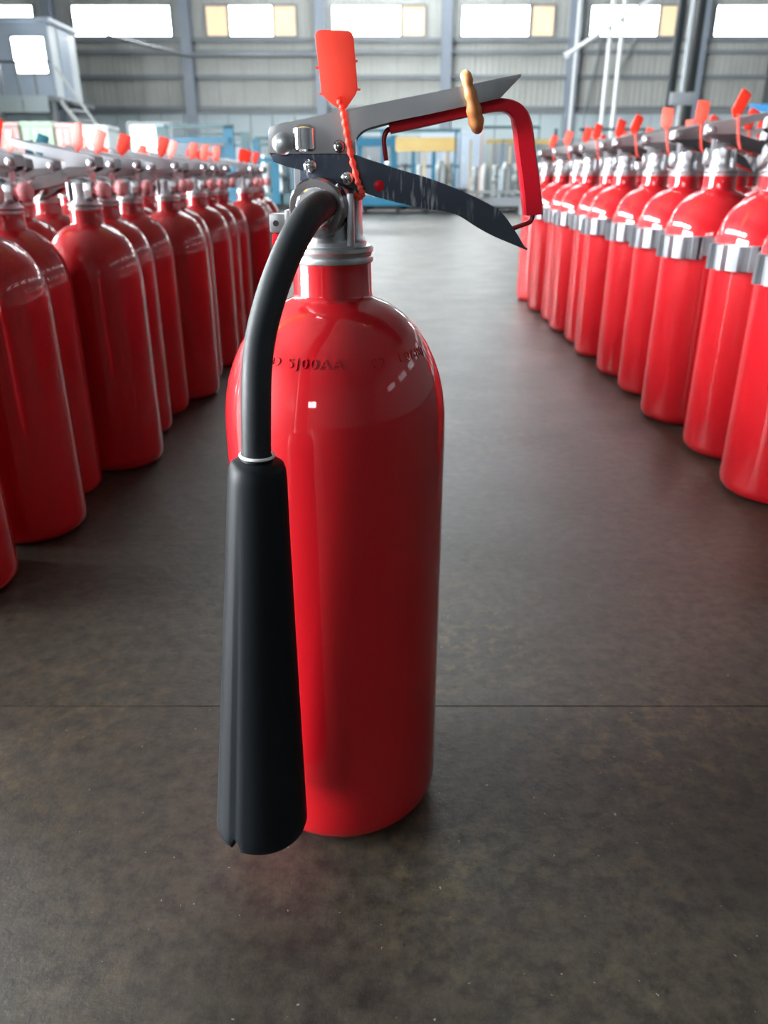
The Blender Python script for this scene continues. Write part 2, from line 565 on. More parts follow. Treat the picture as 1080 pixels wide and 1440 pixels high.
def W3(px, py, dy=0.0):
    x, z = W(px, py, dy)
    return (x, dy, z)


R1 = 0.076
PROF = [(0.0, 0.006), (0.050, 0.006), (0.058, 0.0), (0.0655, 0.0012), (0.0720, 0.0060), (0.0752, 0.0125), (R1, 0.021), (R1, 0.12), (R1, 0.22), (R1, 0.318),
        (0.0755, 0.330), (0.0741, 0.342), (0.0715, 0.3535), (0.0675, 0.3645), (0.0620, 0.3755), (0.0550, 0.3855), (0.0460, 0.3945), (0.0360, 0.4010),
        (0.0285, 0.4038), (0.0262, 0.4052), (0.0255, 0.4080), (0.0252, 0.4275)]


def prof_r(z):
    for (r0, a), (r1, c) in zip(PROF[5:], PROF[6:]):
        if a <= z <= c:
            return r0 + (r1 - r0) * (z - a) / (c - a)
    return R1


def cyl_mesh(name, sr=1.0, sz=1.0, n=64):
    bm = bmesh.new()
    add_lathe(bm, [(r * sr, z * sz) for r, z in PROF] + [(0.0, 0.4275 * sz)], n)
    return to_mesh(name, bm, 50)


def stretch(pts, f):
    return [f(p) for p in pts]


KIT = {}
KIT['cylinder'] = (cyl_mesh('cylinder'), 'red')
KIT['cylinder_row'] = (cyl_mesh('cylinder', n=40), 'red')
RS, RZ = 1.17, 1.115
KIT['cylinder_big'] = (cyl_mesh('cylinder', RS, RZ, 40), 'red')

bm = bmesh.new()
add_lathe(bm, [(0.0246, 0.4260), (0.0262, 0.4270), (0.0266, 0.4285), (0.0262, 0.4302), (0.0252, 0.4306), (0.0256, 0.4322), (0.0266, 0.4336), (0.0266, 0.4358), (0.0252, 0.4370), (0.018, 0.4372)], 40)
KIT['collar'] = (to_mesh('collar', bm, 30), 'steel')

# cast valve body: tapered hexagonal-ish column with ribs and a head block
bm = bmesh.new()
add_lathe(bm, [(0.0225, 0.4360), (0.0225, 0.4395), (0.0205, 0.4425), (0.0198, 0.452), (0.0198, 0.466), (0.0170, 0.470), (0.0100, 0.474)], 24)
xr, _ = W(493, 300, -0.018)
add_box(bm, (xr - 0.0022, -0.0215, 0.4375), (xr + 0.0022, -0.012, 0.4680), 0.001)
add_box(bm, (xr - 0.0022, 0.012, 0.4375), (xr + 0.0022, 0.0215, 0.4680), 0.001)
add_box(bm, (-0.0215, -0.0078, 0.466), (0.0165, 0.0078, 0.5035), 0.0015)
KIT['valve_body'] = (to_mesh('valve_body', bm, 30), 'alu')

# carrying handle: pressed steel channel
top = [W(*p) for p in ((381, 186), (384, 180), (396, 176), (440, 167), (490, 156), (560, 142), (640, 126), (728, 107))]
low = [W(*p) for p in ((724, 115), (699, 141), (660, 150), (600, 163), (550, 173), (524, 179), (510, 186), (501, 196), (497, 208), (495, 217), (440, 217), (383, 216))]
low = low[:6] + smooth_path(low[5:10], 3)[1:] + low[10:]
bm = bmesh.new()
add_prism(bm, top + low, -0.0130, -0.0115, 0.0004)
add_prism(bm, top + low, 0.0115, 0.0130, 0.0004)
add_strip(bm, top[1:], 0.0014, -0.0125, 0.0125)
add_strip(bm, [W(381, 218), W(381, 186), W(384, 180)], 0.0014, -0.0125, 0.0125)
KIT['carry_handle'] = (to_mesh('carry_handle', bm, 30), 'steel')
# pressed bulge and pivot plate on the head
for key, sd in (('pressed_boss', -1), ('pressed_boss_rear', 1)):
    bm = bmesh.new()
    zl, zh = W(431, 214)[1], W(431, 177)[1]
    add_lathe(bm, [(0.0060, 0), (0.0074, 0.0012), (0.0074, zh - zl - 0.002), (0.0050, zh - zl)], 28, None, (W(431, 200)[0], sd * 0.0096, zl))
    KIT[key] = (to_mesh('pressed_boss', bm, 40), 'chrome')

# squeeze lever: dark channel with a pointed, drooping end
ltop = smooth_path([W(*p) for p in ((383, 217), (440, 218), (492, 217), (520, 225), (560, 238), (600, 250), (640, 265), (675, 281), (700, 296), (716, 316), (737, 350))], 3)
llow = smooth_path([W(*p) for p in ((737, 350), (716, 341), (690, 330), (668, 318), (650, 306), (632, 298), (600, 293), (575, 288), (550, 282), (525, 275), (505, 267))], 3) \
    + [W(*p) for p in ((498, 252), (470, 249), (448, 246), (428, 240), (404, 234), (388, 228))]
bm = bmesh.new()
out = ltop + llow[1:]
add_prism(bm, out, -0.0110, -0.0096, 0.0004)
add_prism(bm, out, 0.0096, 0.0110, 0.0004)
add_strip(bm, llow[:31][::-1] if False else [Vector(p) for p in llow[:31]], 0.0013, -0.0105, 0.0105)
KIT['squeeze_lever'] = (to_mesh('squeeze_lever', bm, 30), 'dark_reflect')
# skirt under the handle head that carries the lever pivots
bm = bmesh.new()
sk = [W(*p) for p in ((424, 216), (497, 216), (511, 262), (497, 266), (470, 252), (424, 254))]
add_prism(bm, sk, -0.0096, -0.0082, 0.0003)
add_prism(bm, sk, 0.0082, 0.0096, 0.0003)
KIT['pivot_plate'] = (to_mesh('pivot_plate', bm, 30), 'dark_reflect')


def rivet_bm(px, py, r, dy):
    bm = bmesh.new()
    x, z = W(px, py, dy)
    hd = [(0, 0.0030), (r * 0.45, 0.0027), (r * 0.82, 0.0019), (r, 0.0009), (r, 0)]
    d = abs(dy)
    add_lathe(bm, [(a, -d - h) for a, h in hd] + [(r * 0.5, -d), (r * 0.5, d)] + [(a, d + h) for a, h in hd[::-1]], 20, (0, 1, 0), (x, 0, z))
    return bm


KIT['rivet_a'] = (to_mesh('rivet', rivet_bm(398, 202, 0.0062, -0.0130)), 'alu')
KIT['rivet_b'] = (to_mesh('rivet', rivet_bm(436, 233, 0.0040, -0.0110)), 'chrome')
KIT['rivet_c'] = (to_mesh('rivet', rivet_bm(489, 250, 0.0040, -0.0110)), 'chrome')
KIT['rivet_d'] = (to_mesh('rivet', rivet_bm(477, 206, 0.0036, -0.0130)), 'dark_chrome')

# outlet boss facing the viewer's left
BD = Vector((-0.22, -1, -0.05)).normalized()
bo = Vector(W3(455, 290, -0.012))
bm = bmesh.new()
add_lathe(bm, [(0.0155, -0.004), (0.0172, 0.004), (0.0172, 0.0145), (0.0160, 0.0165), (0.0118, 0.0168), (0.0112, 0.0152), (0.0, 0.0152)], 36, BD, bo)
KIT['outlet_boss'] = (to_mesh('outlet_boss', bm, 30), 'dark_chrome')
bm = bmesh.new()
add_lathe(bm, [(0.0118, 0.0150), (0.0118, 0.0185), (0.0106, 0.0200), (0.0085, 0.0200)], 30, BD, bo)
KIT['outlet_ring'] = (to_mesh('outlet_ring', bm, 30), 'chrome')

# seal tag with beaded tie strap
tg = [W(*p, -0.0165) for p in ((443, 50), (446, 44), (452, 42), (490, 43), (495, 46), (497, 52), (500, 85), (503, 124), (500, 133), (488, 151), (483, 155), (477, 154), (460, 141), (452, 131), (449, 100))]
bm = bmesh.new()
add_prism(bm, tg, -0.0174, -0.0158, 0.0004)
for px, py in ((447, 95), (500, 86), (504, 126), (452, 132)):
    x, z = W(px, py, -0.0166)
    add_box(bm, (x - 0.0012, -0.0172, z - 0.0006), (x + 0.0012, -0.0160, z + 0.0006))
KIT['seal_tag'] = (to_mesh('seal_tag', bm, 30), 'tag')
sp_ = smooth_path([W3(475, 137, -0.0178), W3(482, 155, -0.0172), W3(487, 185, -0.0162), W3(494, 220, -0.0150), W3(503, 255, -0.0142), W3(510, 272, -0.0140),
                   W3(506, 277, -0.0136), W3(500, 274, -0.012)], 10)
bm = bmesh.new()
add_tube(bm, sp_, [0.0013 + (0.0007 if i % 4 < 2 else 0.0) for i in range(len(sp_))], 8)
KIT['tie_strap'] = (to_mesh('tie_strap', bm, 50), 'tag')

# safety clip: red sleeve over a wire that locks the lever
cl = smooth_path([(548, 181), (580, 174), (640, 160), (690, 149), (712, 149), (727, 158), (734, 176), (739, 215), (745, 260), (749, 302)], 5)
wd = []
for i, p in enumerate(cl):
    s = i / (len(cl) - 1)
    wd.append((15 + 3 * min(1, s / 0.3)) if s < 0.42 else 18 + 8 * min(1, (s - 0.42) / 0.25))
bm = bmesh.new()
rings = []
for i, p in enumerate(cl):
    a, c = Vector(cl[max(i - 1, 0)]), Vector(cl[min(i + 1, len(cl) - 1)])
    t = (c - a).normalized()
    nrm = Vector((t.y, -t.x))
    ring = []
    hy = 0.0058
    for (u, v) in ((-1, -0.72), (-0.8, -1), (0.8, -1), (1, -0.72), (1, 0.72), (0.8, 1), (-0.8, 1), (-1, 0.72)):
        q = Vector(p) + nrm * u * wd[i] / 2
        x, z = W(q.x, q.y)
        ring.append(bm.verts.new((x, v * hy, z)))
    rings.append(ring)
for a, c in zip(rings, rings[1:]):
    for k in range(8):
        bm.faces.new((a[k], a[(k + 1) % 8], c[(k + 1) % 8], c[k]))
bm.faces.new(rings[0])
bm.faces.new(rings[-1][::-1])
KIT['safety_clip'] = (to_mesh('safety_clip', bm, 25), 'clip_red')
bm = bmesh.new()
add_tube(bm, smooth_path([W3(*p) for p in ((543, 226), (541, 210), (540, 196), (543, 186), (550, 181), (580, 174), (640, 160), (690, 149), (712, 149), (727, 158), (734, 176), (739, 215), (745, 260), (749, 296),
                                           (749, 304), (745, 312), (735, 316), (712, 322), (690, 312))], 5), 0.0015, 10)
KIT['lock_wire'] = (to_mesh('lock_wire', bm, 50), 'wire_red')


def put(key, parent, name=None, loc=(0, 0, 0), rotz=0, scale=1.0, material=None):
    me, mk = KIT[key]
    return link(name or me.name, me, M[material or mk], parent, loc, rotz, scale)


# ------------------------------------------------------------------ foreground extinguisher
hero = thing('fire_extinguisher', 'red fire extinguisher with black hose and horn standing alone in the aisle', 'fire extinguisher', (HX, HY, 0))
hc = put('cylinder', hero)
hc['label'] = 'glossy red steel cylinder with stamped shoulder'
put('collar', hero)
vb = put('valve_body', hero)
put('carry_handle', hero)
put('pressed_boss', hero)
put('pressed_boss_rear', hero)
put('squeeze_lever', hero)
put('pivot_plate', hero)
for k in 'abcd':
    put('rivet_' + k, hero)
put('outlet_boss', hero)
put('outlet_ring', hero)
st = put('seal_tag', hero)
st['label'] = 'orange-red plastic seal tag'
put('tie_strap', st)
sc_ = put('safety_clip', hero)
sc_['label'] = 'bent red safety clip under the carrying handle'
put('lock_wire', sc_)

# red pin end in the lever hole
bm = bmesh.new()
x, z = W(533, 261, -0.011)
add_lathe(bm, [(0.0032, -0.002), (0.0032, 0.0006), (0.0022, 0.0012), (0, 0.0013)], 16, (0, -1, 0), (x, -0.0110, z))
obj('pin_end', bm, M['clip_red'], hero)

# safety plug on the far left of the valve, with its red washer plate
bm = bmesh.new()
xa, za = W(381, 327, -0.002)
xb, zb2 = W(403, 300, -0.002)
add_box(bm, (xa, -0.0065, za), (xb, 0.0055, zb2), 0.0012)
xc, zc = W(408, 295, -0.002)
add_box(bm, (xb - 0.0006, -0.009, za - 0.001), (xb + 0.003, 0.007, zb2 + 0.0022), 0.0008)
add_tube(bm, [(xb, 0, (za + zb2) / 2), (-0.016, 0, (za + zb2) / 2)], 0.0058, 18)
sp = obj('safety_plug', bm, M['steel'], hero)
bm = bmesh.new()
add_lathe(bm, [(0.0018, 0), (0.0018, 0.0007), (0, 0.0008)], 14, (0, -1, 0), (xa + 0.004, -0.0065, (za + zb2) / 2))
obj('vent_hole', bm, M['hole'], sp)
xa, za3 = W(384, 345, -0.002)
xb, zb3 = W(399, 328, -0.002)
obj('red_washer', box_bm((xa, -0.0045, za3), (xb, 0.0045, zb3), 0.001), M['clip_red'], sp)

# hose
hp = [(456, 288, -0.026), (448, 292, -0.042), (434, 304, -0.0565), (416, 332, -0.068), (399, 368, -0.0765), (382, 414, -0.0845), (368, 466, -0.092), (361, 520, -0.1015), (360, 580, -0.1065), (360.5, 655, -0.1080)]
hp = smooth_path([W3(*p) for p in hp], 8)
bm = bmesh.new()
add_tube(bm, hp, 0.0084, 24)
obj('hose', bm, M['rubber'], hero, 60)
# horn
ht = Vector(W3(361.5, 641, -0.1080))
hb = Vector(W3(369, 1156, -0.1110))
ax = (hb - ht)
L = ax.length
bm = bmesh.new()
N = 72
pr = [(0.0000, 0.0), (0.0090, 0.0), (0.0092, 0.0022), (0.0125, 0.0026), (0.0150, 0.0042), (0.0163, 0.0075), (0.0170, 0.014), (0.0188, 0.05), (0.0216, 0.10), (0.0250, 0.16), (0.0285, 0.22),
      (0.0308, L - 0.012), (0.0312, L - 0.005), (0.0302, L - 0.0012), (0.0285, L), (0.0262, L - 0.001), (0.0250, L - 0.006), (0.020, L - 0.08), (0.0, L - 0.10)]
rot = Vector((0, 0, 1)).rotation_difference(ax).to_matrix()
gang = None
rings = []
for r, s in pr:
    if r == 0:
        rings.append([bm.verts.new(rot @ Vector((0, 0, s)) + ht)])
        continue
    ring = []
    for i in range(N):
        a = 2 * PI * i / N
        d = rot @ Vector((math.cos(a), math.sin(a), 0))
        # angle in plan measured from the camera side
        ang = math.atan2(d.x, -d.y)
        dg = (ang + math.radians(28)) / math.radians(3.2)
        dep = 0.0 if s < 0.02 else min(1, (s - 0.02) / (L - 0.03))
        rr2 = r - 0.0022 * dep * math.exp(-dg * dg)
        dz = -0.010 * math.exp(-dg * dg) if s > L - 0.02 else 0
        ring.append(bm.verts.new(rot @ Vector((rr2 * math.cos(a), rr2 * math.sin(a), s + dz)) + ht))
    rings.append(ring)
for a, c in zip(rings, rings[1:]):
    for i in range(N):
        j = (i + 1) % N
        if len(a) == 1:
            bm.faces.new((a[0], c[j], c[i]))
        elif len(c) == 1:
            bm.faces.new((a[i], a[j], c[0]))
        else:
            bm.faces.new((a[i], a[j], c[j], c[i]))
horn = obj('horn', bm, M['horn'], hero, 50)
horn['label'] = 'long black tapered discharge horn'
bm = bmesh.new()
nring = 28
add_tube(bm, [ht + rot @ Vector((0.0094 * math.cos(2 * PI * i / nring), 0.0094 * math.sin(2 * PI * i / nring), -0.0004)) for i in range(nring)], 0.0009, 8, closed=True)
obj('white_ring', bm, M['white_ring'], horn)


def text_mesh(txt, size, ext):
    cu = bpy.data.curves.new('lettering', 'FONT')
    cu.body = txt
    cu.size = size
    cu.extrude = ext
    cu.resolution_u = 3
    cu.space_character = 1.2
    o = bpy.data.objects.new('lettering', cu)
    C.objects.link(o)
    dg_ = bpy.context.evaluated_depsgraph_get()
    me = bpy.data.meshes.new_from_object(o.evaluated_get(dg_))
    bpy.data.objects.remove(o)
    return me


def wrap_text(txt, size, ext, ang0, zc, spread=1.0, raise_=0.0):
    """lay text round the shoulder; ang0 = plan angle of its left end from the viewer's direction"""
    me = text_mesh(txt, size, ext)
    bm = bmesh.new()
    bm.from_mesh(me)
    bmesh.ops.subdivide_edges(bm, edges=[e for e in bm.edges if e.calc_length() > size * 0.3], cuts=2)
    for v in bm.verts:
        x_, y_, e_ = v.co
        z_ = zc + y_ * 0.78
        r = prof_r(z_)
        a = ang0 + x_ * spread / prof_r(zc)
        r += e_ + raise_
        v.co = (r * math.sin(a), -r * math.cos(a), z_ + (e_ + raise_) * 0.6)
    bpy.data.meshes.remove(me)
    return bm


va = math.atan2(HX, -HY) if False else -math.atan2(-HX, HY) * -1
for txt, a_deg, zc in (('D SJ00AA', -34.0, 0.3715), ('92', 24, 0.3712), ('L0680', 43, 0.3720)):
    o = obj('stamped_lettering', wrap_text(txt, 0.0098, 0.00045, math.radians(a_deg), zc, 1.0), M['red'], hc, 5)
bm = bmesh.new()
me = text_mesh('80', 0.0066, 0.0004)
bm.from_mesh(me)
x0_, z0_ = W(456, 352, -0.020)
z0_ = max(z0_, 0.4432)
for v in bm.verts:
    x_, y_, e_ = v.co
    xx = x0_ + x_
    v.co = (xx, -math.sqrt(max(1e-6, 0.0206 ** 2 - xx * xx)) - e_, z0_ + y_)
obj('cast_lettering', bm, M['ink'], vb, 20)

# rubber band round the handle and the clip
bx_, bz0 = W(657, 109)
bx1, bz1 = W(671, 178)
bm = bmesh.new()
loop = [(657, 110, -0.0155), (659, 124, -0.0162), (664, 140, -0.0158), (667, 158, -0.0125), (670, 172, -0.0095), (671, 179, -0.004), (671, 179.5, 0.004), (669, 170, 0.009), (664, 150, 0.013), (660, 130, 0.0150), (657, 112, 0.0150), (655, 107, 0.008), (655, 107, -0.008)]
loop = smooth_path([W3(*p) for p in loop] + [W3(*loop[0])], 4)[:-1]
rad = []
for i in range(len(loop)):
    s_ = i / len(loop)
    rad.append(0.0030 + 0.0016 * math.exp(-((s_ - 0.27) / 0.10) ** 2) + 0.0004 * math.sin(i * 1.3))
add_tube(bm, loop, rad, 12, closed=True)
rb = obj('rubber_band', bm, M['band'], None, 60, loc=(HX, HY, 0))
rb['label'] = 'tan rubber band tying the red clip to the steel carrying handle'
rb['category'] = 'rubber band'

# ------------------------------------------------------------------ rows of extinguishers
ORD = ['nearest', 'second', 'third', 'fourth', 'fifth', 'sixth', 'seventh', 'eighth', 'ninth', 'tenth', 'eleventh', 'twelfth', 'thirteenth', 'fourteenth', 'fifteenth', 'sixteenth']
ROWN = ['aisle-side row', 'second row back', 'third row back', 'fourth row back']

# pink outlet cap for the left block (outlet turned to the aisle)
bm = bmesh.new()
add_lathe(bm, [(0.0095, 0.0), (0.0095, 0.010), (0.0125, 0.0105), (0.0135, 0.018), (0.0105, 0.0235), (0.0, 0.0245)], 16, (-1, 0, 0), (-0.026, 0.012, 0.456))
KIT['outlet_cap'] = (to_mesh('outlet_cap', bm, 40), 'pink')
bm = bmesh.new()
add_lathe(bm, [(0.0125, 0.0), (0.0135, 0.003), (0.0135, 0.012), (0.0115, 0.0135), (0.0, 0.0135)], 8, (-1, 0, 0), (-0.015, 0.012, 0.456))
add_lathe(bm, [(0.008, 0.0), (0.008, 0.012), (0.0, 0.0125)], 6, (-0.4, -1, 0), (-0.006, -0.014, 0.462))
KIT['outlet_stub'] = (to_mesh('outlet_stub', bm, 30), 'steel')

# horn clip for the right block: band with a corrugated spring clip on the aisle side
bm = bmesh.new()
RB = R1 * RS
zc0, zc1 = 0.338, 0.372
add_lathe(bm, [(RB - 0.002, zc0), (RB + 0.0012, zc0 + 0.0004), (RB + 0.0012, zc1 - 0.0004), (RB - 0.002, zc1)], 40)
KIT['clamp_band'] = (to_mesh('clamp_band', bm, 40), 'clip_metal')
bm = bmesh.new()
secs = []
a0, a1 = math.radians(-12), math.radians(62)
steps = 30
for i in range(steps + 1):
    s = i / steps
    a = PI + a0 + (a1 - a0) * s
    tooth = 0.0075 if (i % 6) in (2, 3, 4) else 0.0
    off = 0.004 + (tooth + 0.010 * math.sin(s * PI) if s > 0.2 else 0.0)
    secs.append((a, RB + off))
rows_ = []
for a, r in secs:
    rows_.append([bm.verts.new((rr3 * math.cos(a), rr3 * math.sin(a), z_)) for rr3, z_ in ((r, zc0 - 0.006), (r + 0.0016, zc0 - 0.006), (r + 0.0016, zc1 - 0.001), (r, zc1 - 0.001))])
for a, c in zip(rows_, rows_[1:]):
    for k in range(4):
        bm.faces.new((a[k], a[(k + 1) % 4], c[(k + 1) % 4], c[k]))
bm.faces.new(rows_[0])
bm.faces.new(rows_[-1][::-1])
KIT['horn_clip'] = (to_mesh('horn_clip', bm, 25), 'clip_metal')
bm = bmesh.new()
add_lathe(bm, [(0.0052, 0), (0.0052, 0.003), (0.003, 0.005), (0, 0.0055)], 12, (math.cos(PI + 0.0), 0, 0), (-(RB + 0.004), 0.0, 0.355))
KIT['clip_bolt'] = (to_mesh('clip_bolt', bm, 30), 'dark_chrome')


def tag_obj(root, z_off, sc, teal, lean, yaw):
    """seal tag of a row extinguisher, leaning a little differently on each"""
    t = put('seal_tag', root, loc=(0, 0, z_off), scale=sc, material='tag_teal' if teal else None)
    p = Vector((0.006, -0.0165, 0.527)) * sc
    mtx = Matrix.Rotation(lean, 3, 'Y') @ Matrix.Rotation(yaw, 3, 'Z')
    t.rotation_euler = mtx.to_euler()
    t.location = Vector((0, 0, z_off)) + p - mtx @ p
    s = put('tie_strap', root, loc=(0, 0, z_off), scale=sc)
    if teal:
        s.material_slots[0].link = 'OBJECT'
        s.material_slots[0].material = M['tag_teal']
    return t


def row_ext(kind, x, y, label, rotz, group, teal=False):
    root = thing('fire_extinguisher', label, 'fire extinguisher', (x, y, 0), rotz, group)
    if kind == 'left':
        put('cylinder_row', root, 'cylinder')
        sc, zo = 1.0, 0.0
    else:
        put('cylinder_big', root, 'cylinder')
        sc = 1.15
        zo = 0.4275 * RZ - 0.4275 * sc
    for k in ('collar', 'valve_body', 'carry_handle', 'squeeze_lever', 'pivot_plate', 'rivet_a', 'outlet_stub'):
        put(k, root, loc=(0, 0, zo), scale=sc, material='dark_chrome' if k in ('squeeze_lever', 'pivot_plate') else 'clip_metal' if k == 'carry_handle' and kind == 'left' else None)
    tag_obj(root, zo, sc, teal, random.uniform(-0.25, 0.25) + (0.22 if kind == 'right' else -0.18), random.uniform(-0.5, 0.5))
    if kind == 'left':
        put('outlet_cap', root)
    else:
        put('clamp_band', root, rotz=-rotz)
        hcp = put('horn_clip', root, rotz=-rotz)
        put('clip_bolt', hcp)
    return root


LEFT = [(-0.600, 0.70), (-0.545, 0.865), (-0.519, 1.043), (-0.545, 1.190), (-0.481, 1.336), (-0.508, 1.512), (-0.508, 1.662), (-0.468, 1.802),
        (-0.492, 1.965), (-0.476, 2.125), (-0.482, 2.285), (-0.480, 2.445), (-0.436, 2.62), (-0.446, 2.785), (-0.446, 2.95)]
LEFT = LEFT[1:]
RIGHT = [(0.655 + random.uniform(-.012, .012), y) for y in (0.985, 1.185, 1.392, 1.612, 1.832, 2.022, 2.250, 2.432, 2.632, 2.818, 3.044, 3.326)]
SKIP = {('R', 0, 0), ('R', 1, 0), ('R', 1, 1), ('R', 1, 2), ('R', 1, 3)} | {('R', 2, i) for i in (0, 1, 2, 3, 4, 5, 9, 11)} \
    | {('L', 2, i) for i in (0, 1, 2, 3, 13)} | {('L', 3, i) for i in (0, 1, 2, 3, 4, 5, 6, 7, 10, 11, 12, 13)}


def which(c, n):
    if c == 0:
        return 'aisle-side row, ' + ('nearest to the camera' if n == 0 else ORD[n] + ' from the camera')
    return '%s, beside the %s aisle-side one' % (ROWN[c], ORD[n])


for c in range(4):
    for i, (x, y) in enumerate(LEFT):
        if ('L', c, i) in SKIP:
            continue
        xx = x - c * 0.168 + (random.uniform(-0.008, 0.008) if c else 0)
        yy = y + c * 0.012 + (random.uniform(-0.003, 0.003) if c else 0)
        row_ext('left', xx, yy, 'red extinguisher in left block, ' + which(c, i),
                PI - 0.10 + random.uniform(-0.10, 0.10), 'red extinguishers packed in the block left of the aisle', teal=(c, i) in ((1, 5), (2, 7)))
for c in range(3):
    for i, (x, y) in enumerate(RIGHT):
        if ('R', c, i) in SKIP:
            continue
        row_ext('right', x + c * 0.205 + (random.uniform(-0.006, 0.006) if c else 0), y + c * 0.02,
                'red silver-banded extinguisher in right block, ' + which(c, i - 1),
                random.uniform(-0.3, 0.05), 'red extinguishers with silver bands right of the aisle')

# ------------------------------------------------------------------ factory background
# raised office in the far left corner
YO = 24.0
xo = at(75, 100, YO).x
zf, zt_ = at(75, 138, YO).z, at(75, 31, YO).z
off = thing('site_office', 'raised blue-grey office cabin with bright window on a platform, far left', 'cabin', (xo - 2.0, YO, zf))
ox, oy, oz = xo - 2.0, YO, zf


def opart(name, lo, hi, m_, parent=off, bev=0.0):
    return obj(name, box_bm((lo[0] - ox, lo[1] - oy, lo[2] - oz), (hi[0] - ox, hi[1] - oy, hi[2] - oz), bev), m_, parent)


opart('front_wall', (XL + 0.02, YO, zf), (xo, YO + 0.08, zt_), M['office'])
sw = opart('side_wall', (xo - 0.08, YO + 0.081, zf), (xo, YO + 2.0, zt_), M['office_white'])
opart('side_door', (xo + 0.001, YO + 0.6, zf + 0.05), (xo + 0.03, YO + 1.35, zf + 1.75), M['office'], off)
opart('cabin_roof', (XL + 0.02, YO - 0.15, zt_ + 0.001), (xo + 0.12, YO + 2.1, zt_ + 0.1), M['office'])
wa, wb = at(25, 102, YO), at(60, 53, YO)
wf = opart('window_frame', (wa.x - 0.06, YO - 0.03, wa.z - 0.06), (wb.x + 0.06, YO - 0.001, wb.z + 0.06), M['girt'])
opart('window_pane', (wa.x, YO - 0.05, wa.z), (wb.x, YO - 0.031, wb.z), M['win_tan' if False else 'win_back'], off)
pl = thing('steel_platform', 'pale steel platform with railing and stairs under the office cabin', 'platform', (xo - 2.0, YO - 1.0, 0))
ox, oy, oz = xo - 2.0, YO - 1.0, 0
z_lo = at(75, 158, YO - 1).z
zp = zf - 0.02
for k in range(6):
    a = XL + 0.05 + k * (xo + 0.1 - XL) / 6
    opart('fascia_panel', (a, YO - 1.04, z_lo), (a + (xo + 0.1 - XL) / 6 - 0.03, YO - 1.0, zp), M['block'], pl)
opart('deck', (XL + 0.03, YO - 0.999, zp - 0.12), (xo + 0.3, YO + 2.1, zp), M['girt'], pl)
for k in range(9):
    a = XL + 0.3 + k * (xo - XL) / 9
    opart('baluster', (a - 0.02, YO - 0.98, zp), (a + 0.02, YO - 0.94, zp + 0.75), M['girt'], pl)
opart('handrail', (XL + 0.03, YO - 0.985, zp + 0.75), (xo + 0.3, YO - 0.935, zp + 0.8), M['post_dark'], pl)
for a in (xo - 3.0, xo + 0.2):
    opart('support_post', (a - 0.06, YO - 0.9, 0), (a + 0.06, YO - 0.78, zp - 0.121), M['girt'], pl)
for k in range(9):
    xa_ = xo + 0.32 + k * 0.16
    opart('stair_tread', (xa_, YO - 0.6, zp - 0.08 - k * 0.25), (xa_ + 0.22, YO + 0.3, zp - 0.04 - k * 0.25), M['pipe'], pl)
bm = bmesh.new()
add_tube(bm, [(xo + 0.3 - ox, 0.38, zp + 0.7), (xo + 1.9 - ox, 0.38, zp - 1.8)], 0.04, 8)
add_tube(bm, [(xo + 0.3 - ox, 0.38, zp - 0.1), (xo + 1.9 - ox, 0.38, zp - 2.3)], 0.06, 8)
obj('stringer', bm, M['pipe'], pl)

# dark twin posts and pale pipes on the right
YP = 12.0
p0 = at(950, 170, YP)


def pole(name, label, px, py, Y, r, m_, cat='post', extra=None):
    p = at(px, py, Y)
    bm = bmesh.new()
    add_lathe(bm, [(r * 1.8, 0), (r * 1.8, 0.02), (r, 0.03), (r, ZT - 0.55), (r * 1.5, ZT - 0.54), (r * 1.5, ZT - 0.5)], 14)
    o = obj(name, bm, m_, None, loc=(p.x, Y, 0))
    o['label'] = label
    o['category'] = cat
    return o


tp = thing('twin_post', 'dark twin steel post with pale pipe rising behind the right block', 'post', (at(962, 90, YP).x, YP, 0))
for dx in (-0.13, 0.13):
    obj('upright', box_bm((dx - 0.045, -0.06, 0), (dx + 0.045, 0.06, ZT - 0.51), 0.01), M['post_dark'], tp)
bm = bmesh.new()
add_tube(bm, [(0, -0.07, 0), (0, -0.07, ZT - 0.51)], 0.04, 10)
obj('pipe', bm, M['girt'], tp)  # pale pipe drawn in grey, its shade put into the colour
for z_ in (1.35, 2.9, 4.5, 6.1):
    obj('tie_bracket', box_bm((-0.16, -0.12, z_), (0.16, -0.062, z_ + 0.16), 0.01), M['girt'], tp)
pole('pipe_post', 'pale thin pipe left of the paired pipes, before the far wall', 808, 100, 27.5, 0.06, M['pipe'])
pole('pipe_post', 'left pale pipe of the close pair on the right', 853, 100, 20.0, 0.05, M['pipe'])
pole('pipe_post', 'right pale pipe of the close pair on the right', 869, 100, 20.0, 0.05, M['pipe'])
bm = bmesh.new()
q0, q1 = at(797, 77, 19.8), at(980, -42, 19.8)
add_tube(bm, [q0, q1], 0.045, 10)
for q in (q0, q1):
    add_lathe(bm, [(0.07, -0.03), (0.07, 0.03)], 10, (0, 1, 0), q)
o = obj('diagonal_brace', bm, M['pipe'])
o['label'] = 'white diagonal brace rising to the right in front of the high windows'
o['category'] = 'brace'
for a, c in (((847, 52), (822, 158)), ((895, 52), (868, 108))):
    bm = bmesh.new()
    a3, c3 = at(*a, YB - 0.2), at(*c, YB - 0.2)
    add_tube(bm, [a3, c3], 0.03, 8)
    obj('tie_rod', bm, M['girt'], wall_back)
bm = bmesh.new()
add_tube(bm, [at(150, 50, YB - 0.5), at(262, 78, YB - 0.5), at(480, 78, YB - 0.5)], 0.05, 8)
obj('service_pipe', bm, M['girt'], wall_back)

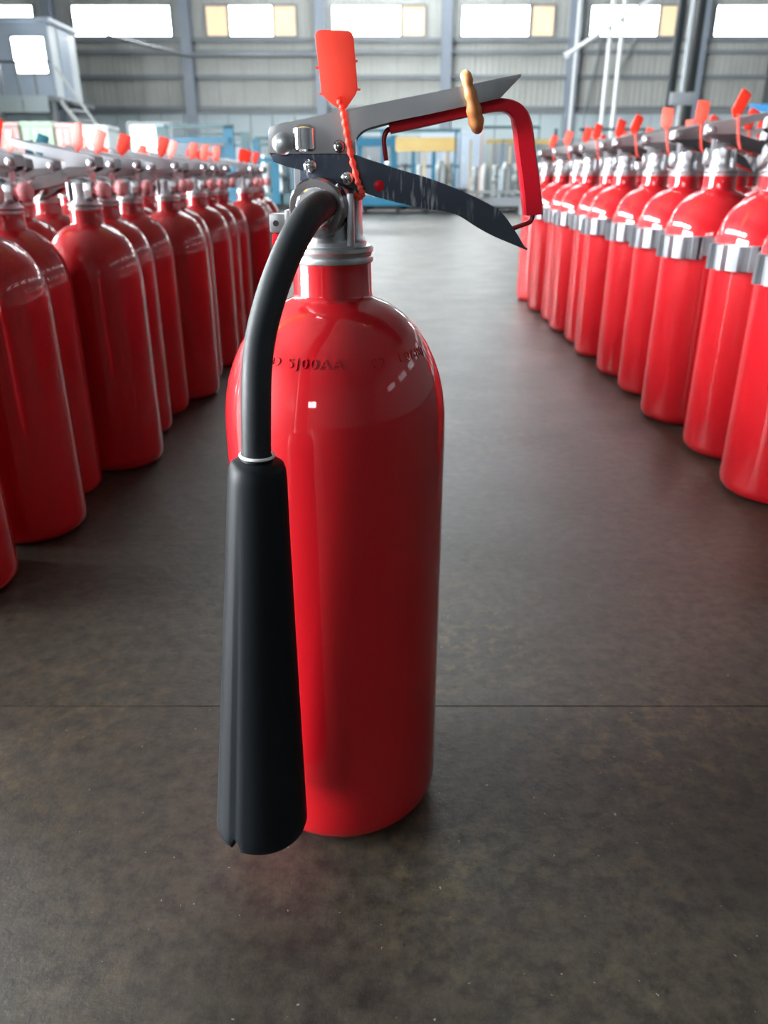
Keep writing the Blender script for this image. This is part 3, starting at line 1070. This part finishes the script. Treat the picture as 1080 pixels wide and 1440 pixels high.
# overhead crane girder (yellow), high above the aisle
cr = obj('crane_girder', box_bm((XW + 0.4, 3.9, 7.05), (XR - 0.4, 4.5, 7.75), 0.02), M['crane'], ceiling)
for x in (XW + 0.7, XR - 0.7):
    obj('end_truck', box_bm((x - 0.3, 2.7, 7.1), (x + 0.3, 3.88, 7.6), 0.03), M['teal'], cr)


# ---- trolleys and racks at the far end of the aisle
def post(bm, px0, px1, py0, py1, Y, dep=0.05):
    a, c = at(px0, py1, Y), at(px1, py0, Y)
    add_box(bm, (a.x, Y - dep / 2, a.z), (c.x, Y + dep / 2, c.z))


def rack(name, label, cat, Y, parts, base=None, wheels=()):
    """parts: (part name, px0, px1, py0, py1, material[, dY]) of bars standing at depth Y"""
    xm = sum(p[1] + p[2] for p in parts) / (2 * len(parts))
    org = Vector((at(xm, 230, Y).x, Y, 0))
    root = thing(name, label, cat, org)

    def add(nm, bm, m_):
        bmesh.ops.translate(bm, verts=bm.verts, vec=-org)
        obj(nm, bm, M[m_], root)
    for p in parts:
        nm, a, c, t, bt, m_ = p[:6]
        Yp = Y + (p[6] if len(p) > 6 else 0)
        bm = bmesh.new()
        post(bm, a, c, t, bt, Yp, p[7] if len(p) > 7 else 0.06)
        if not base and bt > 280:
            for v in bm.verts:
                if v.co.z < 0.2:
                    v.co.z = 0.0
        add(nm, bm, m_)
    if base:
        a, c, t, bt, m_ = base
        lo, hi = at(a, bt, Y), at(c, t, Y)
        bm = bmesh.new()
        add_box(bm, (lo.x, Y - 0.05, lo.z), (hi.x, Y + 0.9, hi.z))
        add('deck', bm, m_)
        zd = lo.z
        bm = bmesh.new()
        add_box(bm, (lo.x + 0.1, Y + 0.12, 0.03), (hi.x - 0.1, Y + 0.7, zd - 0.001))  # dark box standing in for the shade below the deck
        add('under_deck_shade', bm, 'wheel')
        for wx in wheels:
            for dy in (0.06, 0.75):
                bm = bmesh.new()
                x_ = at(wx, 285, Y).x
                rw = zd / 2 - 0.001
                add_lathe(bm, [(rw * 0.5, -0.03), (rw, -0.025), (rw, 0.025), (rw * 0.5, 0.03)], 14, (1, 0, 0), (x_, Y + dy, rw))
                add('wheel', bm, 'wheel')
    return root


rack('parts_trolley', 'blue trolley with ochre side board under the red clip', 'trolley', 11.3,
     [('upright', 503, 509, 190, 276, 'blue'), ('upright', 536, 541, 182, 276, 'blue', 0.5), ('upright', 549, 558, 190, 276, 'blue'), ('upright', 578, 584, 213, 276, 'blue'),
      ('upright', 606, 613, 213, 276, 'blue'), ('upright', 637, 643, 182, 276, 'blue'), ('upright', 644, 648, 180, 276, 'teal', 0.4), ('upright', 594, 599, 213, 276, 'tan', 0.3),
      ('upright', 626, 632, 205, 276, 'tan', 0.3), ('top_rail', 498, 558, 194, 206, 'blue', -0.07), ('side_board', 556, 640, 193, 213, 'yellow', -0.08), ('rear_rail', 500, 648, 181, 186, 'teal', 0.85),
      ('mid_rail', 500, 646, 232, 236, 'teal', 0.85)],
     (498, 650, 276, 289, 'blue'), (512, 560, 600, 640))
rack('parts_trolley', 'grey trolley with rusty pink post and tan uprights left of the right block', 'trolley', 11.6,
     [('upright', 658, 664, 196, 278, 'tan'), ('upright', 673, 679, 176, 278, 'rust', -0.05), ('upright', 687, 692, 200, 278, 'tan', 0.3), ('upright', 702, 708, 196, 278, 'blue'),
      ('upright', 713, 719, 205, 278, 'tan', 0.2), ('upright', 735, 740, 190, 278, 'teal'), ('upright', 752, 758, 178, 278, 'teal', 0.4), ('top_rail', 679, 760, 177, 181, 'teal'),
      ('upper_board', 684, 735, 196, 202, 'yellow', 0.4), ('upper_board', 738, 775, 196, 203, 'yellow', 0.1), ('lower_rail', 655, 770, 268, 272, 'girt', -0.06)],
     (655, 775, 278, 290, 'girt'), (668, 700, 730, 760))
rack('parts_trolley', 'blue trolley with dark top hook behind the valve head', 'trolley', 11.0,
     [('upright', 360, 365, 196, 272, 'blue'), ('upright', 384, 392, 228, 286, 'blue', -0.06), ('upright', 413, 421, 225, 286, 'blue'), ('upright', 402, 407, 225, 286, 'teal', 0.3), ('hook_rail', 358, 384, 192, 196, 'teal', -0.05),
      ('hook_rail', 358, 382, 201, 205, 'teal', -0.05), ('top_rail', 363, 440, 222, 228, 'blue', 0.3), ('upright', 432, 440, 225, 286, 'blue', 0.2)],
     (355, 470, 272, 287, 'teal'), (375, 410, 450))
rack('steel_rack', 'blue and dark teal open rack behind the left block', 'rack', 13.0,
     [('upright', 231, 236, 177, 288, 'teal'), ('upright', 322, 328, 177, 288, 'blue'), ('top_rail', 231, 328, 175, 180, 'teal'), ('mid_beam', 237, 322, 193, 201, 'blue', -0.03),
      ('lower_beam', 265, 330, 202, 206, 'rust', 0.1), ('upright', 345, 350, 186, 288, 'teal'), ('top_rail', 270, 350, 187, 190, 'teal', 0.3), ('lower_beam', 330, 350, 203, 206, 'teal', 0.05),
      ('upright', 312, 317, 205, 288, 'blue', 0.3)])
rack('steel_rack', 'dark open rack frame behind the right block', 'rack', 13.5,
     [('upright', 776, 780, 181, 286, 'teal'), ('upright', 815, 820, 181, 286, 'teal'), ('top_rail', 815, 905, 180, 184, 'teal'), ('upright', 902, 907, 181, 286, 'teal'),
      ('mid_rail', 776, 905, 205, 208, 'girt', 0.2), ('upright', 862, 867, 184, 286, 'blue', 0.4)])
lp = thing('light_curtain', 'bright cyan-white lit curtain panel behind the left tags', 'curtain', (at(212, 200, 18).x, 18.0, 0))
a, c = at(188, 240, 18), at(236, 176, 18)
xm = (a.x + c.x) / 2
for k in range(3):
    w_ = (c.x - a.x) / 3
    obj('strip', box_bm((a.x - xm + k * w_ + 0.01, -0.01, 0.02), (a.x - xm + (k + 1) * w_ - 0.01, 0.01, c.z)), M['lit_panel'], lp)
obj('curtain_rail', box_bm((a.x - xm - 0.05, -0.03, c.z + 0.001), (c.x - xm + 0.05, 0.03, c.z + 0.06)), M['girt'], lp)
for a in (a.x - xm - 0.05, c.x - xm + 0.01):
    obj('curtain_post', box_bm((a, -0.03, 0), (a + 0.04, 0.03, at(236, 176, 18).z)), M['girt'], lp)

# unpainted cylinders and castings loaded on the trolleys
bmc = bmesh.new()
add_lathe(bmc, [(0.0, 0.0), (0.075, 0.0), (0.08, 0.01), (0.08, 0.30), (0.072, 0.34), (0.045, 0.37), (0.028, 0.38), (0.027, 0.41), (0.0, 0.41)], 20)
pm_ = to_mesh('primed_cylinder', bmc, 50)
bmc = bmesh.new()
add_lathe(bmc, [(0.0, 0.0), (0.06, 0.0), (0.065, 0.02), (0.05, 0.06), (0.05, 0.16), (0.075, 0.18), (0.075, 0.22), (0.03, 0.25), (0.03, 0.33), (0.05, 0.34), (0.05, 0.37), (0.0, 0.375)], 14)
cm_ = to_mesh('valve_casting', bmc, 40)
side = ('the ochre-boarded blue trolley', 'the grey trolley with the rusty post', 'the blue trolley behind the valve head')
nm_ord = ['leftmost', 'second from left', 'third from left', 'fourth from left', 'fifth from left', 'sixth from left', 'seventh from left', 'eighth from left']
for ti, (Y, zpx, lst) in enumerate(((11.3, 276, ((515, 0), (528, 1), (545, 0), (567, 1), (590, 1), (619, 0), (633, 1))), (11.6, 278, ((668, 1), (682, 0), (697, 1), (711, 0), (727, 1))), (11.0, 272, ((372, 0), (397, 1))))):
    cnt = [0, 0]
    for px, k in lst:
        Yp = Y + (0.14 if sum(cnt) % 2 else 0.66)
        z_ = at(px, zpx, Y).z
        o = link('primed_cylinder' if k == 0 else 'valve_casting', pm_ if k == 0 else cm_, M['primer' if k == 0 else 'grey_item'], None, (at(px, 240, Yp).x, Yp, z_), random.uniform(0, 6), random.uniform(1.0, 1.18))
        o['label'] = ('white unpainted cylinder on %s, %s' if k == 0 else 'grey valve casting on %s, %s') % (side[ti], nm_ord[cnt[k]])
        o['category'] = 'cylinder' if k == 0 else 'casting'
        o['group'] = 'loads on the trolleys'
        cnt[k] += 1
# machines against the far wall
for px0, px1, pt, Y, m_, lab in ((430, 560, 190, 24, 'girt', 'grey machine cabinet before the far wall, behind the valve'), (590, 680, 186, 25, 'office', 'blue-grey machine cabinet before the far wall, mid picture'),
                                 (700, 800, 196, 24, 'girt', 'grey machine cabinet before the far wall, right of the red clip'), (245, 350, 200, 24, 'office', 'blue-grey machine cabinet seen through the left rack')):
    a, c = at(px0, 230, Y), at(px1, pt, Y)
    root = thing('machine_cabinet', lab, 'machine', ((a.x + c.x) / 2, Y, 0))
    hw = (c.x - a.x) / 2
    obj('body', box_bm((-hw, 0, 0.1), (hw, 1.2, c.z), 0.03), M[m_], root)
    obj('plinth', box_bm((-hw + 0.05, 0.05, 0), (hw - 0.05, 1.15, 0.099)), M['wheel'], root)
    for k in range(3):
        d_ = obj('door', box_bm((-hw + 0.05 + k * (2 * hw - 0.1) / 3, -0.03, 0.2), (-hw + 0.02 + (k + 1) * (2 * hw - 0.1) / 3, -0.001, c.z - 0.12), 0.008), M[m_], root)
        xh = -hw + 0.1 + k * (2 * hw - 0.1) / 3
        obj('handle', box_bm((xh, -0.06, c.z * 0.5), (xh + 0.03, -0.031, c.z * 0.5 + 0.2)), M['pipe'], d_)

# crates under the office platform
M['pale_green'] = mat('pale_green_plastic', (0.42, 0.60, 0.42), 0.5, noise=(4, 0.6, (0.5, 0.66, 0.5)))
M['pale_pink'] = mat('pale_pink_plastic', (0.66, 0.40, 0.40), 0.5, noise=(4, 0.6, (0.7, 0.5, 0.48)))
for px0, px1, pt, m_, lab in ((-12, 24, 172, 'pale_pink', 'pale pink crate standing left of the green crate, far left'), (28, 72, 171, 'pale_green', 'pale green crate under the office platform'),
                              (76, 110, 173, 'pale_pink', 'pale pink crate right of the green crate'), (113, 150, 176, 'primer', 'white crate at the foot of the stairs')):
    Y = 18.5
    a, c = at(px0, pt, Y), at(px1, pt, Y)
    root = thing('crate', lab, 'crate', ((a.x + c.x) / 2, Y, 0))
    hw = (c.x - a.x) / 2
    obj('body', box_bm((-hw, 0, 0.0), (hw, 0.8, c.z - 0.1), 0.02), M[m_], root)
    obj('lid', box_bm((-hw - 0.02, -0.03, c.z - 0.099), (hw + 0.02, 0.83, c.z), 0.02), M[m_], root)
    for k in range(3):
        xr_ = -hw + hw * (0.5 + k * 0.5)
        obj('rib', box_bm((xr_ - 0.03, -0.025, 0.05), (xr_ + 0.03, -0.0005, c.z - 0.15)), M[m_], root)
# blue and white board at the right edge
M['sky_blue'] = mat('sky_blue_sheet', (0.05, 0.28, 0.62), 0.45, noise=(4, 0.6, (0.08, 0.34, 0.68)))
Y = 16.0
a, c = at(1052, 172, Y), at(1140, 146, Y)
root = thing('notice_board', 'blue and white board on legs above the right block at the picture edge', 'board', ((a.x + c.x) / 2, Y, 0))
hw = (c.x - a.x) / 2
zm = (a.z + c.z) / 2 + 0.02
obj('blue_panel', box_bm((-hw, 0, zm), (hw, 0.04, c.z), 0.005), M['sky_blue'], root)
obj('white_panel', box_bm((-hw, 0, a.z), (hw, 0.04, zm - 0.001), 0.005), M['primer'], root)
for x_ in (-hw + 0.05, hw - 0.05):
    obj('leg', box_bm((x_ - 0.03, 0.041, 0), (x_ + 0.03, 0.09, c.z), 0.004), M['girt'], root)
